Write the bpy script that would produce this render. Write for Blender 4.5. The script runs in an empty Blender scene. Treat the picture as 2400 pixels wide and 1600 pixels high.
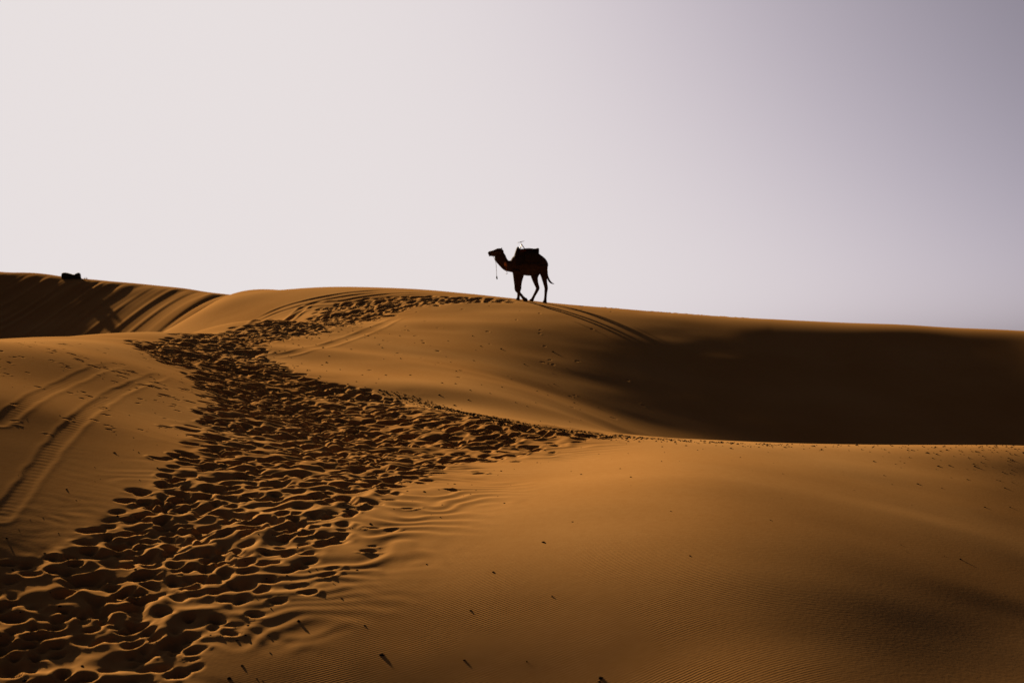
import bpy, bmesh, math, random
import numpy as np
from mathutils import Vector

# ------------------------------------------------------------------ camera
scene = bpy.context.scene
col = scene.collection
cam_data = bpy.data.cameras.new("camera")
cam_data.sensor_width = 36.0
cam_data.lens = 50.0
cam_data.clip_start = 0.1
cam_data.clip_end = 6000.0
cam = bpy.data.objects.new("camera", cam_data)
col.objects.link(cam)
cam.location = (0, 0, 0)                      # eye height is z = 0, the dunes lie below and above it
cam.rotation_euler = (math.radians(90), 0, 0)
cam_data.dof.use_dof = True
cam_data.dof.focus_distance = 21.0
cam_data.dof.aperture_fstop = 2.8
scene.camera = cam

# ------------------------------------------------------------------ sky and sun
SUN_AZ = math.radians(30)                     # left of the viewing direction (+Y)
SUN_EL = math.radians(17)
SKY_TINT = (0.609, 0.547, 0.557)
SKY_CAP = (3.48, 3.24, 3.23)
world = bpy.data.worlds.new("World")
scene.world = world
world.use_nodes = True
nt = world.node_tree
bg = nt.nodes["Background"]
sky = nt.nodes.new("ShaderNodeTexSky")
sky.sky_type = 'NISHITA'
sky.sun_disc = False
sky.sun_elevation = SUN_EL
sky.sun_rotation = -SUN_AZ
sky.altitude = 700
sky.air_density = 0.05
sky.dust_density = 4.8
sky.ozone_density = 2.0
# desert dust: a faint rose tint, and the glow round the sun levels off softly instead of burning out
def mixnode(op, a, b):
    n = nt.nodes.new("ShaderNodeMix"); n.data_type = 'RGBA'; n.blend_type = op; n.inputs[0].default_value = 1.0
    for k, v in ((6, a), (7, b)):
        if isinstance(v, tuple): n.inputs[k].default_value = (*v, 1)
        else: nt.links.new(v, n.inputs[k])
    return n.outputs[2]
def gamma(a, g):
    n = nt.nodes.new("ShaderNodeGamma"); n.inputs[1].default_value = g
    nt.links.new(a, n.inputs[0]); return n.outputs[0]
tinted = mixnode('MULTIPLY', sky.outputs[0], SKY_TINT)
ratio = gamma(mixnode('DIVIDE', tinted, SKY_CAP), 3.0)
knee = gamma(mixnode('ADD', ratio, (1.0, 1.0, 1.0)), 1 / 3)
nt.links.new(mixnode('DIVIDE', tinted, knee), bg.inputs[0])
bg.inputs[1].default_value = 0.05

sun_data = bpy.data.lights.new("sun", 'SUN')
sun_data.energy = 5.0
sun_data.angle = math.radians(0.9)
sun_data.color = (1.0, 0.74, 0.45)
sun = bpy.data.objects.new("sun", sun_data)
col.objects.link(sun)
sdir = Vector((-math.sin(SUN_AZ) * math.cos(SUN_EL), math.cos(SUN_AZ) * math.cos(SUN_EL), math.sin(SUN_EL)))
sun.rotation_euler = sdir.to_track_quat('Z', 'Y').to_euler()
sun.location = sdir * 60

scene.view_settings.view_transform = 'Standard'
scene.view_settings.look = 'None'
scene.view_settings.gamma = 1.0
scene.view_settings.use_curve_mapping = False
scene.view_settings.exposure = 2.2

# ------------------------------------------------------------------ survey of the dunes (metres)
COEF = [
-1843,-1844,-1847,-1853,-1863,-1878,-1899,-1926,-1961,-2006,-2060,-2124,-2201,-2291,-2394,-2510,-2640,-2782,-2934,-3092,-3252,-3405,-3543,-3655,-3729,-3755,-3729,-3658,-3564,-3486,-3485,-3630,-3808,-3997,-4205,-4440,-4708,-4998,-5303,-5614,-5928,-6242,-6554,-6864,-7171,-7475,-7777,-8076,-8372,-8666,-8958,-9248,-9536,-9824,
-1745,-1744,-1745,-1748,-1754,-1764,-1780,-1802,-1831,-1868,-1915,-1972,-2042,-2124,-2221,-2332,-2459,-2601,-2757,-2924,-3097,-3271,-3436,-3580,-3689,-3748,-3749,-3695,-3606,-3519,-3503,-3645,-3823,-4011,-4214,-4445,-4710,-4995,-5291,-5593,-5897,-6200,-6503,-6804,-7103,-7401,-7696,-7990,-8282,-8572,-8861,-9149,-9435,-9721,
-1649,-1646,-1644,-1643,-1646,-1652,-1662,-1678,-1701,-1731,-1771,-1820,-1882,-1956,-2046,-2151,-2273,-2414,-2572,-2746,-2933,-3127,-3320,-3498,-3646,-3742,-3774,-3740,-3655,-3555,-3517,-3655,-3836,-4026,-4230,-4458,-4718,-4995,-5281,-5572,-5864,-6157,-6450,-6742,-7034,-7324,-7613,-7902,-8190,-8476,-8763,-9048,-9333,-9618,
-1556,-1550,-1545,-1542,-1540,-1542,-1547,-1557,-1573,-1596,-1628,-1669,-1721,-1787,-1867,-1964,-2080,-2215,-2372,-2550,-2747,-2960,-3181,-3397,-3587,-3728,-3797,-3787,-3710,-3593,-3519,-3652,-3839,-4038,-4249,-4478,-4729,-4995,-5268,-5547,-5828,-6110,-6393,-6676,-6959,-7243,-7527,-7811,-8094,-8378,-8661,-8945,-9228,-9511,
-1467,-1459,-1451,-1444,-1439,-1436,-1436,-1440,-1449,-1464,-1487,-1519,-1561,-1616,-1685,-1771,-1876,-2003,-2154,-2330,-2531,-2758,-3003,-3256,-3494,-3685,-3796,-3813,-3758,-3630,-3491,-3616,-3816,-4029,-4251,-4484,-4729,-4985,-5247,-5513,-5783,-6054,-6328,-6602,-6879,-7156,-7435,-7714,-7994,-8275,-8556,-8838,-9119,-9401,
-1384,-1373,-1362,-1352,-1342,-1335,-1329,-1327,-1329,-1337,-1350,-1372,-1403,-1445,-1501,-1573,-1664,-1776,-1914,-2081,-2279,-2509,-2770,-3054,-3339,-3582,-3728,-3764,-3753,-3642,-3403,-3519,-3742,-3979,-4220,-4462,-4707,-4957,-5209,-5465,-5724,-5986,-6251,-6519,-6789,-7061,-7335,-7611,-7888,-8166,-8446,-8725,-9006,-9286,
-1307,-1293,-1279,-1265,-1252,-1240,-1229,-1221,-1216,-1215,-1219,-1229,-1248,-1276,-1317,-1372,-1444,-1538,-1656,-1805,-1987,-2208,-2469,-2769,-3091,-3381,-3530,-3536,-3575,-3522,-3186,-3318,-3592,-3874,-4144,-4403,-4654,-4901,-5148,-5396,-5647,-5902,-6161,-6423,-6688,-6956,-7227,-7500,-7775,-8051,-8329,-8607,-8886,-9166,
-1236,-1220,-1203,-1186,-1169,-1152,-1136,-1122,-1110,-1100,-1095,-1094,-1100,-1113,-1136,-1172,-1223,-1293,-1386,-1508,-1664,-1859,-2099,-2387,-2720,-3053,-3084,-3040,-3029,-2870,-2653,-2958,-3343,-3703,-4018,-4300,-4562,-4812,-5057,-5301,-5548,-5798,-6052,-6311,-6574,-6839,-7108,-7379,-7653,-7928,-8205,-8482,-8761,-9040,
-1173,-1154,-1134,-1114,-1093,-1072,-1052,-1032,-1013,-995,-980,-968,-961,-959,-965,-980,-1007,-1050,-1114,-1203,-1325,-1485,-1687,-1929,-2211,-2597,-2680,-2600,-2562,-2326,-2289,-2621,-3057,-3480,-3844,-4153,-4429,-4686,-4932,-5176,-5422,-5671,-5925,-6183,-6445,-6710,-6978,-7249,-7522,-7797,-8073,-8351,-8629,-8907,
-1116,-1095,-1073,-1050,-1026,-1002,-977,-951,-926,-901,-878,-856,-836,-819,-807,-802,-805,-820,-852,-907,-992,-1119,-1295,-1526,-1813,-2192,-2372,-2216,-2225,-2067,-2056,-2356,-2789,-3237,-3635,-3967,-4255,-4519,-4770,-5018,-5268,-5521,-5777,-6037,-6301,-6567,-6837,-7108,-7382,-7657,-7934,-8211,-8489,-8767,
-1066,-1043,-1019,-994,-968,-940,-912,-882,-852,-821,-789,-758,-727,-697,-669,-645,-626,-614,-615,-635,-685,-780,-941,-1191,-1539,-1874,-2046,-1947,-2044,-1938,-1866,-2149,-2555,-2991,-3399,-3743,-4040,-4311,-4571,-4829,-5086,-5346,-5609,-5874,-6142,-6412,-6684,-6958,-7233,-7509,-7787,-8064,-8342,-8621,
-1022,-998,-973,-946,-918,-889,-857,-825,-790,-754,-716,-677,-637,-596,-555,-515,-477,-442,-416,-403,-418,-478,-612,-855,-1241,-1598,-1798,-1847,-1992,-1935,-1724,-1998,-2356,-2754,-3143,-3486,-3785,-4065,-4338,-4609,-4880,-5151,-5423,-5697,-5971,-6246,-6521,-6798,-7075,-7353,-7632,-7910,-8189,-8467,
-983,-959,-934,-907,-878,-847,-814,-779,-742,-702,-659,-615,-568,-519,-468,-416,-364,-312,-264,-225,-206,-231,-334,-557,-944,-1380,-1683,-1800,-1877,-1913,-1723,-1896,-2185,-2522,-2869,-3194,-3493,-3784,-4074,-4364,-4652,-4939,-5223,-5507,-5788,-6069,-6350,-6630,-6910,-7190,-7469,-7749,-8028,-8306,
-950,-926,-902,-875,-847,-816,-782,-746,-707,-665,-620,-571,-520,-466,-409,-351,-290,-229,-168,-110,-66,-61,-150,-431,-872,-1284,-1647,-1848,-1920,-1902,-1706,-1809,-2030,-2294,-2577,-2865,-3162,-3472,-3788,-4102,-4411,-4715,-5014,-5308,-5599,-5887,-6172,-6456,-6739,-7021,-7301,-7582,-7861,-8140,
-923,-901,-877,-852,-824,-794,-762,-726,-686,-643,-597,-547,-493,-437,-378,-317,-254,-191,-128,-64,-3,44,29,-209,-730,-1149,-1491,-1707,-1776,-1742,-1685,-1752,-1900,-2063,-2256,-2493,-2802,-3144,-3491,-3833,-4165,-4487,-4800,-5106,-5406,-5700,-5991,-6278,-6564,-6847,-7129,-7410,-7690,-7969,
-902,-881,-860,-837,-811,-783,-751,-716,-678,-636,-590,-539,-486,-429,-370,-310,-250,-192,-136,-83,-29,30,81,-46,-570,-1103,-1510,-1752,-1450,-1530,-1752,-1846,-1867,-1842,-1870,-2011,-2424,-2820,-3202,-3570,-3923,-4263,-4589,-4905,-5213,-5513,-5808,-6099,-6386,-6671,-6954,-7235,-7515,-7793,
-887,-868,-849,-829,-806,-780,-751,-718,-682,-641,-597,-548,-495,-439,-381,-323,-267,-215,-171,-137,-111,-81,1,-33,-506,-1080,-1434,-1472,-1323,-1647,-1853,-1952,-2090,-2115,-2042,-1932,-2288,-2693,-3079,-3443,-3788,-4116,-4431,-4735,-5031,-5320,-5605,-5886,-6166,-6444,-6720,-6995,-7268,-7540,
-876,-861,-845,-827,-808,-785,-759,-730,-696,-659,-616,-570,-519,-464,-407,-349,-294,-243,-203,-175,-156,-119,48,33,-595,-984,-1247,-1317,-1447,-1809,-2018,-2199,-2370,-2445,-2421,-2367,-2539,-2820,-3131,-3444,-3747,-4038,-4320,-4592,-4859,-5123,-5385,-5647,-5910,-6174,-6438,-6702,-6966,-7228,
-869,-858,-846,-832,-816,-797,-775,-750,-720,-686,-647,-603,-554,-501,-443,-384,-324,-267,-215,-172,-134,-78,55,38,-540,-910,-1258,-1424,-1490,-1705,-2070,-2429,-2676,-2796,-2818,-2811,-2901,-3076,-3297,-3535,-3775,-4010,-4240,-4467,-4692,-4919,-5150,-5385,-5625,-5870,-6118,-6368,-6619,-6871,
-866,-858,-850,-841,-829,-815,-798,-777,-752,-722,-687,-647,-600,-548,-489,-425,-357,-286,-213,-141,-68,10,84,-18,-534,-794,-943,-906,-1161,-1499,-2098,-2653,-2972,-3136,-3196,-3214,-3265,-3367,-3508,-3670,-3838,-4007,-4176,-4346,-4521,-4704,-4897,-5100,-5314,-5536,-5766,-6001,-6239,-6479,
-864,-861,-858,-853,-846,-837,-825,-809,-790,-765,-735,-699,-656,-605,-545,-476,-398,-310,-214,-111,-4,104,194,75,-390,-631,-817,-900,-1061,-1506,-2141,-2823,-3185,-3395,-3495,-3533,-3568,-3626,-3708,-3803,-3903,-4003,-4106,-4215,-4335,-4471,-4623,-4792,-4978,-5178,-5389,-5609,-5834,-6062,
-863,-865,-867,-867,-865,-862,-855,-845,-832,-813,-789,-758,-719,-671,-612,-540,-454,-352,-235,-109,11,91,76,-65,-385,-625,-770,-812,-939,-1389,-2022,-2733,-3204,-3499,-3658,-3728,-3769,-3809,-3855,-3900,-3938,-3973,-4010,-4058,-4123,-4211,-4323,-4459,-4619,-4797,-4992,-5198,-5412,-5629,
-861,-868,-875,-881,-885,-887,-887,-883,-876,-864,-846,-822,-789,-746,-690,-619,-530,-419,-286,-135,18,130,124,-79,-526,-555,-568,-641,-864,-1382,-1991,-2623,-3107,-3442,-3651,-3770,-3841,-3889,-3922,-3933,-3920,-3894,-3869,-3859,-3873,-3917,-3993,-4101,-4238,-4400,-4580,-4775,-4980,-5189,
-857,-870,-882,-894,-903,-912,-917,-921,-920,-915,-905,-889,-864,-828,-780,-714,-628,-518,-377,-205,-5,188,274,142,-113,-166,-321,-565,-853,-1379,-1942,-2485,-2921,-3252,-3491,-3660,-3770,-3845,-3888,-3880,-3825,-3747,-3668,-3606,-3576,-3584,-3632,-3719,-3840,-3989,-4161,-4348,-4547,-4750,
-850,-868,-886,-903,-919,-933,-946,-955,-962,-965,-963,-955,-940,-914,-876,-821,-746,-647,-516,-344,-119,161,370,190,-102,-161,-317,-470,-700,-1164,-1717,-2228,-2619,-2923,-3178,-3394,-3544,-3657,-3733,-3722,-3635,-3514,-3390,-3289,-3226,-3209,-3240,-3315,-3428,-3573,-3741,-3926,-4121,-4322,
-838,-862,-886,-909,-931,-951,-969,-986,-999,-1010,-1017,-1018,-1013,-998,-972,-931,-873,-793,-690,-555,-367,-70,249,257,126,52,-120,-315,-588,-1009,-1473,-1897,-2220,-2480,-2720,-2955,-3149,-3305,-3433,-3432,-3326,-3179,-3028,-2902,-2822,-2795,-2822,-2897,-3013,-3161,-3331,-3518,-3714,-3915,
-820,-850,-880,-909,-936,-962,-987,-1009,-1029,-1047,-1062,-1072,-1077,-1074,-1061,-1034,-991,-931,-855,-767,-660,-385,48,267,209,146,39,-123,-395,-801,-1188,-1522,-1802,-2057,-2284,-2487,-2664,-2798,-2910,-2955,-2877,-2735,-2580,-2450,-2372,-2352,-2391,-2478,-2606,-2764,-2944,-3136,-3336,-3539,
-795,-831,-867,-902,-935,-966,-996,-1024,-1050,-1074,-1096,-1115,-1129,-1137,-1134,-1118,-1085,-1034,-964,-881,-774,-463,113,495,448,320,179,23,-196,-503,-821,-1114,-1374,-1613,-1827,-2014,-2166,-2278,-2360,-2396,-2332,-2202,-2060,-1949,-1894,-1901,-1965,-2077,-2225,-2400,-2592,-2793,-2999,-3205,
-762,-804,-846,-887,-925,-962,-997,-1029,-1060,-1089,-1116,-1142,-1164,-1181,-1188,-1179,-1149,-1092,-1004,-870,-645,-206,458,821,688,509,340,181,29,-202,-444,-697,-938,-1161,-1360,-1530,-1665,-1755,-1808,-1831,-1778,-1656,-1526,-1437,-1413,-1453,-1549,-1687,-1857,-2048,-2253,-2463,-2673,-2882,
-720,-769,-817,-863,-907,-949,-988,-1023,-1057,-1089,-1120,-1150,-1179,-1204,-1219,-1216,-1185,-1116,-1002,-825,-534,-80,462,758,699,577,489,398,336,184,-31,-263,-488,-699,-884,-1039,-1152,-1218,-1250,-1253,-1215,-1099,-981,-922,-939,-1022,-1153,-1320,-1510,-1718,-1934,-2151,-2364,-2574,
-667,-723,-778,-831,-880,-926,-969,-1007,-1042,-1074,-1106,-1138,-1172,-1204,-1228,-1233,-1202,-1123,-994,-806,-510,-95,340,608,659,654,695,716,654,545,371,166,-40,-232,-397,-531,-604,-648,-676,-658,-643,-537,-441,-424,-498,-630,-798,-990,-1197,-1415,-1638,-1859,-2073,-2283,
-604,-667,-729,-789,-844,-895,-941,-980,-1015,-1046,-1075,-1105,-1139,-1176,-1212,-1231,-1211,-1129,-993,-814,-532,-142,249,521,635,698,806,870,910,846,721,571,396,233,103,-22,-81,-103,-154,-90,-56,8,49,4,-136,-312,-506,-712,-927,-1148,-1370,-1590,-1803,-2012,
-528,-600,-670,-737,-799,-855,-904,-946,-979,-1005,-1028,-1051,-1080,-1118,-1165,-1206,-1210,-1138,-999,-806,-516,-127,265,578,758,865,1085,1157,1142,1141,1040,936,814,693,629,563,545,560,551,519,525,418,352,252,82,-102,-295,-498,-708,-922,-1138,-1351,-1560,-1765,
-440,-521,-600,-675,-745,-808,-862,-905,-937,-958,-970,-980,-996,-1025,-1074,-1135,-1168,-1109,-959,-727,-406,-10,399,780,1093,1255,1387,1448,1421,1395,1295,1211,1123,1024,959,909,841,766,728,545,459,342,309,244,138,-1,-165,-346,-539,-739,-942,-1145,-1346,-1545,
-336,-427,-517,-603,-683,-754,-816,-863,-895,-911,-911,-903,-894,-900,-936,-1004,-1063,-1025,-858,-582,-216,200,615,991,1306,1527,1690,1721,1708,1587,1454,1350,1223,1087,959,836,699,579,526,408,336,269,243,205,138,37,-92,-245,-415,-595,-782,-972,-1163,-1352,
-217,-319,-420,-518,-610,-694,-766,-822,-859,-873,-864,-837,-798,-766,-768,-835,-930,-911,-709,-368,68,533,984,1396,1710,1899,2000,1956,1903,1677,1497,1376,1225,1065,905,748,594,466,382,297,238,198,179,157,114,43,-56,-181,-325,-484,-653,-828,-1006,-1185,
-78,-193,-307,-418,-525,-624,-712,-784,-833,-854,-845,-807,-743,-666,-614,-662,-797,-787,-520,-78,466,987,1476,1866,2109,2204,2218,2090,1931,1703,1503,1345,1180,1006,831,660,500,368,272,198,149,123,112,102,77,30,-44,-142,-262,-399,-548,-707,-872,-1039,
80,-48,-175,-301,-425,-543,-651,-745,-816,-856,-865,-839,-776,-677,-573,-582,-724,-682,-322,272,949,1494,1932,2250,2356,2362,2289,2120,1909,1668,1466,1286,1107,924,740,563,402,269,169,100,59,41,39,40,31,4,-47,-121,-217,-331,-461,-602,-752,-907,
262,121,-21,-163,-305,-444,-576,-697,-800,-876,-923,-940,-925,-877,-821,-839,-915,-767,-241,611,1514,2100,2328,2461,2467,2381,2237,2040,1815,1588,1396,1205,1015,824,635,455,294,161,61,-5,-40,-50,-44,-32,-26,-34,-62,-111,-183,-275,-384,-507,-640,-778,
469,315,160,2,-159,-321,-480,-634,-774,-897,-1000,-1084,-1151,-1207,-1262,-1329,-1346,-1101,-398,763,1867,2302,2333,2412,2403,2283,2097,1871,1630,1398,1190,992,800,613,431,261,111,-14,-108,-169,-199,-205,-192,-172,-153,-144,-151,-178,-226,-293,-377,-475,-582,-694,
702,538,370,197,18,-167,-355,-542,-724,-898,-1060,-1216,-1370,-1531,-1687,-1805,-1813,-1562,-789,737,2241,2584,2342,2305,2247,2095,1875,1620,1357,1109,887,685,496,319,152,-1,-137,-249,-333,-388,-414,-415,-396,-367,-335,-310,-298,-302,-326,-367,-425,-496,-575,-659,
964,791,613,427,231,25,-190,-410,-632,-852,-1067,-1280,-1497,-1733,-1943,-2061,-2023,-1795,-1217,371,1910,2469,2385,2252,2091,1871,1600,1304,1012,745,512,310,131,-32,-181,-315,-434,-532,-606,-653,-674,-669,-643,-604,-559,-518,-487,-470,-469,-486,-517,-561,-613,-670,
1253,1074,889,693,485,262,24,-225,-481,-739,-993,-1240,-1479,-1744,-1932,-1937,-1660,-1045,-540,484,1605,2176,2248,2121,1901,1615,1286,943,615,327,89,-107,-272,-417,-546,-662,-763,-847,-911,-952,-967,-957,-922,-872,-813,-755,-705,-668,-645,-637,-644,-662,-689,-719,
1567,1386,1199,999,783,548,295,25,-257,-541,-822,-1091,-1329,-1577,-1631,-1409,-953,-386,139,836,1563,1991,2076,1942,1680,1338,952,557,189,-118,-356,-540,-688,-813,-923,-1021,-1106,-1178,-1233,-1269,-1280,-1264,-1221,-1157,-1083,-1009,-942,-885,-841,-812,-796,-790,-793,-800,
1902,1725,1540,1341,1124,886,626,345,50,-245,-532,-812,-1020,-1134,-1001,-695,-250,250,732,1236,1684,1933,1944,1764,1454,1060,621,173,-238,-562,-792,-959,-1090,-1198,-1292,-1375,-1447,-1509,-1557,-1588,-1598,-1578,-1524,-1446,-1358,-1269,-1185,-1111,-1050,-1001,-964,-938,-920,-905,
2253,2084,1906,1714,1503,1270,1014,735,440,158,-95,-335,-498,-514,-330,-12,408,857,1293,1646,1881,1958,1859,1609,1245,804,321,-170,-623,-962,-1180,-1335,-1455,-1552,-1635,-1708,-1771,-1824,-1866,-1894,-1902,-1880,-1815,-1725,-1624,-1523,-1427,-1339,-1262,-1197,-1143,-1098,-1061,-1028,
2610,2454,2290,2111,1912,1691,1449,1186,904,633,387,161,46,110,357,673,1043,1439,1795,2017,2085,2010,1802,1477,1062,585,76,-433,-897,-1247,-1477,-1640,-1763,-1860,-1941,-2009,-2066,-2113,-2148,-2170,-2171,-2143,-2074,-1979,-1873,-1765,-1659,-1561,-1472,-1393,-1324,-1264,-1211,-1161,
2963,2826,2680,2518,2337,2132,1902,1650,1376,1108,866,675,645,794,1048,1323,1652,1981,2221,2322,2248,2046,1742,1353,898,401,-115,-618,-1070,-1428,-1686,-1872,-2011,-2118,-2203,-2272,-2327,-2370,-2399,-2412,-2404,-2368,-2299,-2206,-2100,-1988,-1878,-1773,-1675,-1585,-1504,-1431,-1364,-1300,
3300,3186,3063,2925,2765,2578,2362,2117,1849,1589,1363,1227,1289,1485,1725,1959,2218,2453,2594,2549,2335,2027,1650,1217,741,237,-272,-760,-1198,-1559,-1837,-2047,-2206,-2328,-2423,-2496,-2553,-2593,-2617,-2623,-2607,-2566,-2498,-2408,-2304,-2193,-2081,-1971,-1867,-1769,-1679,-1595,-1517,-1441,
3606,3520,3426,3317,3185,3022,2824,2591,2328,2073,1874,1834,1997,2191,2355,2528,2754,2918,2833,2608,2284,1916,1505,1055,575,80,-414,-883,-1306,-1666,-1957,-2185,-2363,-2500,-2606,-2686,-2746,-2786,-2807,-2808,-2788,-2744,-2677,-2590,-2489,-2380,-2268,-2156,-2047,-1944,-1846,-1753,-1665,-1580,
3865,3812,3752,3679,3583,3453,3278,3055,2807,2575,2446,2510,2675,2797,2982,3174,3278,3089,2628,2357,2061,1706,1302,861,395,-82,-554,-1002,-1409,-1764,-2060,-2300,-2492,-2642,-2759,-2847,-2910,-2952,-2972,-2971,-2949,-2904,-2838,-2754,-2657,-2550,-2438,-2326,-2214,-2106,-2003,-1903,-1807,-1714,
4060,4043,4022,3992,3943,3862,3732,3544,3314,3088,3026,3202,3395,3554,3644,3515,3201,2871,2451,2122,1806,1456,1066,644,200,-252,-699,-1124,-1514,-1860,-2156,-2402,-2603,-2763,-2888,-2983,-3052,-3096,-3117,-3116,-3093,-3048,-2984,-2903,-2809,-2704,-2594,-2481,-2368,-2257,-2149,-2044,-1941,-1841,
4173,4193,4213,4230,4237,4220,4158,4017,3781,3629,3798,4024,3989,3827,3474,3114,2816,2521,2181,1856,1533,1189,815,414,-5,-431,-851,-1252,-1624,-1959,-2250,-2498,-2703,-2870,-3002,-3103,-3175,-3222,-3245,-3244,-3222,-3179,-3117,-3039,-2947,-2845,-2736,-2623,-2509,-2396,-2284,-2174,-2067,-1961,
4190,4245,4303,4365,4426,4480,4519,4528,4431,4318,4446,4191,3599,3312,3016,2722,2448,2172,1873,1566,1250,915,556,177,-217,-616,-1010,-1388,-1741,-2062,-2346,-2592,-2798,-2968,-3105,-3209,-3285,-3335,-3360,-3361,-3340,-3299,-3239,-3163,-3073,-2973,-2866,-2754,-2639,-2523,-2408,-2295,-2183,-2072,
4098,4182,4271,4366,4464,4555,4625,4639,4507,4189,3969,3644,3223,2913,2633,2364,2103,1839,1560,1269,963,640,297,-61,-432,-806,-1175,-1531,-1866,-2172,-2447,-2687,-2892,-3063,-3201,-3308,-3386,-3438,-3465,-3468,-3448,-3409,-3351,-3277,-3190,-3091,-2985,-2873,-2757,-2640,-2523,-2406,-2290,-2176,
3891,3998,4110,4225,4338,4436,4496,4482,4334,4021,3671,3297,2916,2594,2308,2041,1783,1524,1255,974,678,367,40,-299,-648,-999,-1346,-1680,-1996,-2288,-2552,-2785,-2986,-3155,-3294,-3402,-3482,-3535,-3563,-3567,-3550,-3512,-3456,-3383,-3298,-3200,-3094,-2982,-2866,-2747,-2627,-2508,-2389,-2271,
3573,3697,3824,3949,4065,4154,4194,4152,3992,3707,3357,2988,2627,2304,2012,1743,1483,1225,961,686,399,99,-213,-536,-865,-1195,-1520,-1835,-2133,-2411,-2663,-2888,-3083,-3249,-3386,-3494,-3574,-3628,-3656,-3662,-3645,-3609,-3554,-3483,-3398,-3302,-3196,-3084,-2966,-2846,-2724,-2602,-2480,-2359,
3154,3290,3427,3558,3672,3752,3776,3720,3566,3313,2999,2660,2324,2012,1723,1453,1194,936,674,405,126,-164,-463,-770,-1081,-1392,-1698,-1994,-2276,-2539,-2780,-2995,-3184,-3346,-3479,-3585,-3665,-3718,-3747,-3753,-3737,-3702,-3648,-3578,-3494,-3398,-3292,-3179,-3060,-2938,-2814,-2689,-2565,-2441,
2649,2795,2940,3076,3190,3265,3282,3227,3088,2871,2599,2299,1995,1703,1426,1162,906,651,393,128,-143,-423,-710,-1002,-1297,-1590,-1879,-2158,-2424,-2673,-2902,-3108,-3290,-3446,-3576,-3679,-3756,-3809,-3837,-3843,-3828,-3792,-3739,-3669,-3585,-3489,-3383,-3269,-3148,-3024,-2898,-2771,-2645,-2519,
2081,2234,2388,2531,2647,2723,2742,2695,2577,2395,2164,1905,1636,1370,1112,861,613,364,111,-147,-411,-680,-955,-1234,-1513,-1790,-2062,-2326,-2576,-2812,-3030,-3226,-3400,-3550,-3675,-3775,-3850,-3901,-3928,-3933,-3917,-3881,-3828,-3758,-3674,-3577,-3470,-3355,-3233,-3107,-2978,-2849,-2721,-2593,
1475,1634,1796,1947,2069,2149,2175,2141,2046,1896,1703,1484,1251,1014,779,546,312,72,-173,-423,-678,-938,-1200,-1465,-1730,-1992,-2249,-2497,-2734,-2957,-3163,-3350,-3516,-3659,-3778,-3874,-3946,-3994,-4019,-4023,-4006,-3970,-3916,-3846,-3761,-3664,-3556,-3440,-3316,-3188,-3057,-2925,-2796,-2667,
863,1024,1193,1350,1477,1562,1597,1577,1504,1382,1224,1041,843,637,427,215,-3,-230,-465,-705,-948,-1196,-1446,-1698,-1949,-2196,-2439,-2673,-2896,-3106,-3302,-3479,-3636,-3772,-3886,-3977,-4045,-4090,-4113,-4115,-4096,-4059,-4004,-3933,-3848,-3750,-3641,-3524,-3399,-3269,-3136,-3003,-2872,-2743,
272,435,602,758,886,975,1018,1011,957,860,732,583,418,242,58,-134,-334,-546,-765,-991,-1222,-1457,-1694,-1932,-2169,-2403,-2631,-2852,-3062,-3261,-3445,-3613,-3762,-3890,-3997,-4083,-4146,-4188,-4208,-4208,-4187,-4148,-4092,-4020,-3934,-3836,-3726,-3608,-3483,-3352,-3219,-3085,-2953,-2822,
-304,-141,22,174,301,393,444,450,412,337,236,117,-17,-165,-325,-495,-677,-870,-1073,-1284,-1500,-1721,-1944,-2168,-2391,-2612,-2827,-3034,-3233,-3420,-3593,-3751,-3891,-4012,-4112,-4192,-4251,-4289,-4305,-4302,-4280,-4239,-4181,-4108,-4021,-3922,-3812,-3693,-3567,-3437,-3303,-3169,-3036,-2903,
-874,-711,-552,-403,-277,-182,-124,-106,-126,-180,-257,-349,-457,-579,-715,-864,-1026,-1200,-1385,-1579,-1780,-1986,-2195,-2405,-2615,-2822,-3024,-3219,-3405,-3581,-3744,-3892,-4023,-4136,-4230,-4304,-4357,-4391,-4404,-4398,-4373,-4331,-4271,-4197,-4109,-4009,-3898,-3779,-3653,-3522,-3389,-3254,-3120,-2987,
-1442,-1281,-1123,-977,-851,-752,-686,-655,-659,-692,-745,-814,-897,-995,-1108,-1236,-1378,-1533,-1700,-1877,-2062,-2253,-2447,-2643,-2839,-3033,-3222,-3405,-3579,-3744,-3896,-4034,-4156,-4262,-4349,-4417,-4465,-4494,-4504,-4495,-4467,-4423,-4362,-4286,-4197,-4095,-3984,-3864,-3738,-3608,-3474,-3340,-3205,-3071,
]
PATH=[(-5.7, 15.07), (-5.63, 15.64), (-5.19, 16.49), (-4.89, 17.91), (-4.82, 19.59), (-5.13, 22.51), (-5.64, 25.92), (-6.31, 28.61), (-7.19, 29.97), (-8.46, 32.04), (-9.08, 33.61), (-9.47, 39.47), (-8.78, 45.74), (-7.99, 47.56), (-7.74, 57.35), (-6.07, 57.83), (-4.32, 57.66), (-2.41, 57.46), (0.0, 57.08), (0.0, 56.05), (-1.66, 55.37), (-3.29, 54.88), (-4.37, 53.95), (-5.2, 50.98), (-5.93, 44.95), (-6.9, 41.82), (-7.01, 39.6), (-6.31, 37.54), (-5.18, 33.87), (-4.13, 32.81), (-2.88, 31.98), (-0.83, 27.82), (0.78, 26.14), (1.91, 25.5), (0.94, 24.2), (0.35, 23.55), (-0.96, 21.36), (-1.36, 18.92), (-1.78, 17.41), (-1.96, 16.3), (-2.25, 15.63), (-2.68, 14.9), (-3.03, 14.03), (-3.19, 13.3), (-3.26, 12.49), (-4.79, 12.38), (-5.71, 14.77)]
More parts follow.
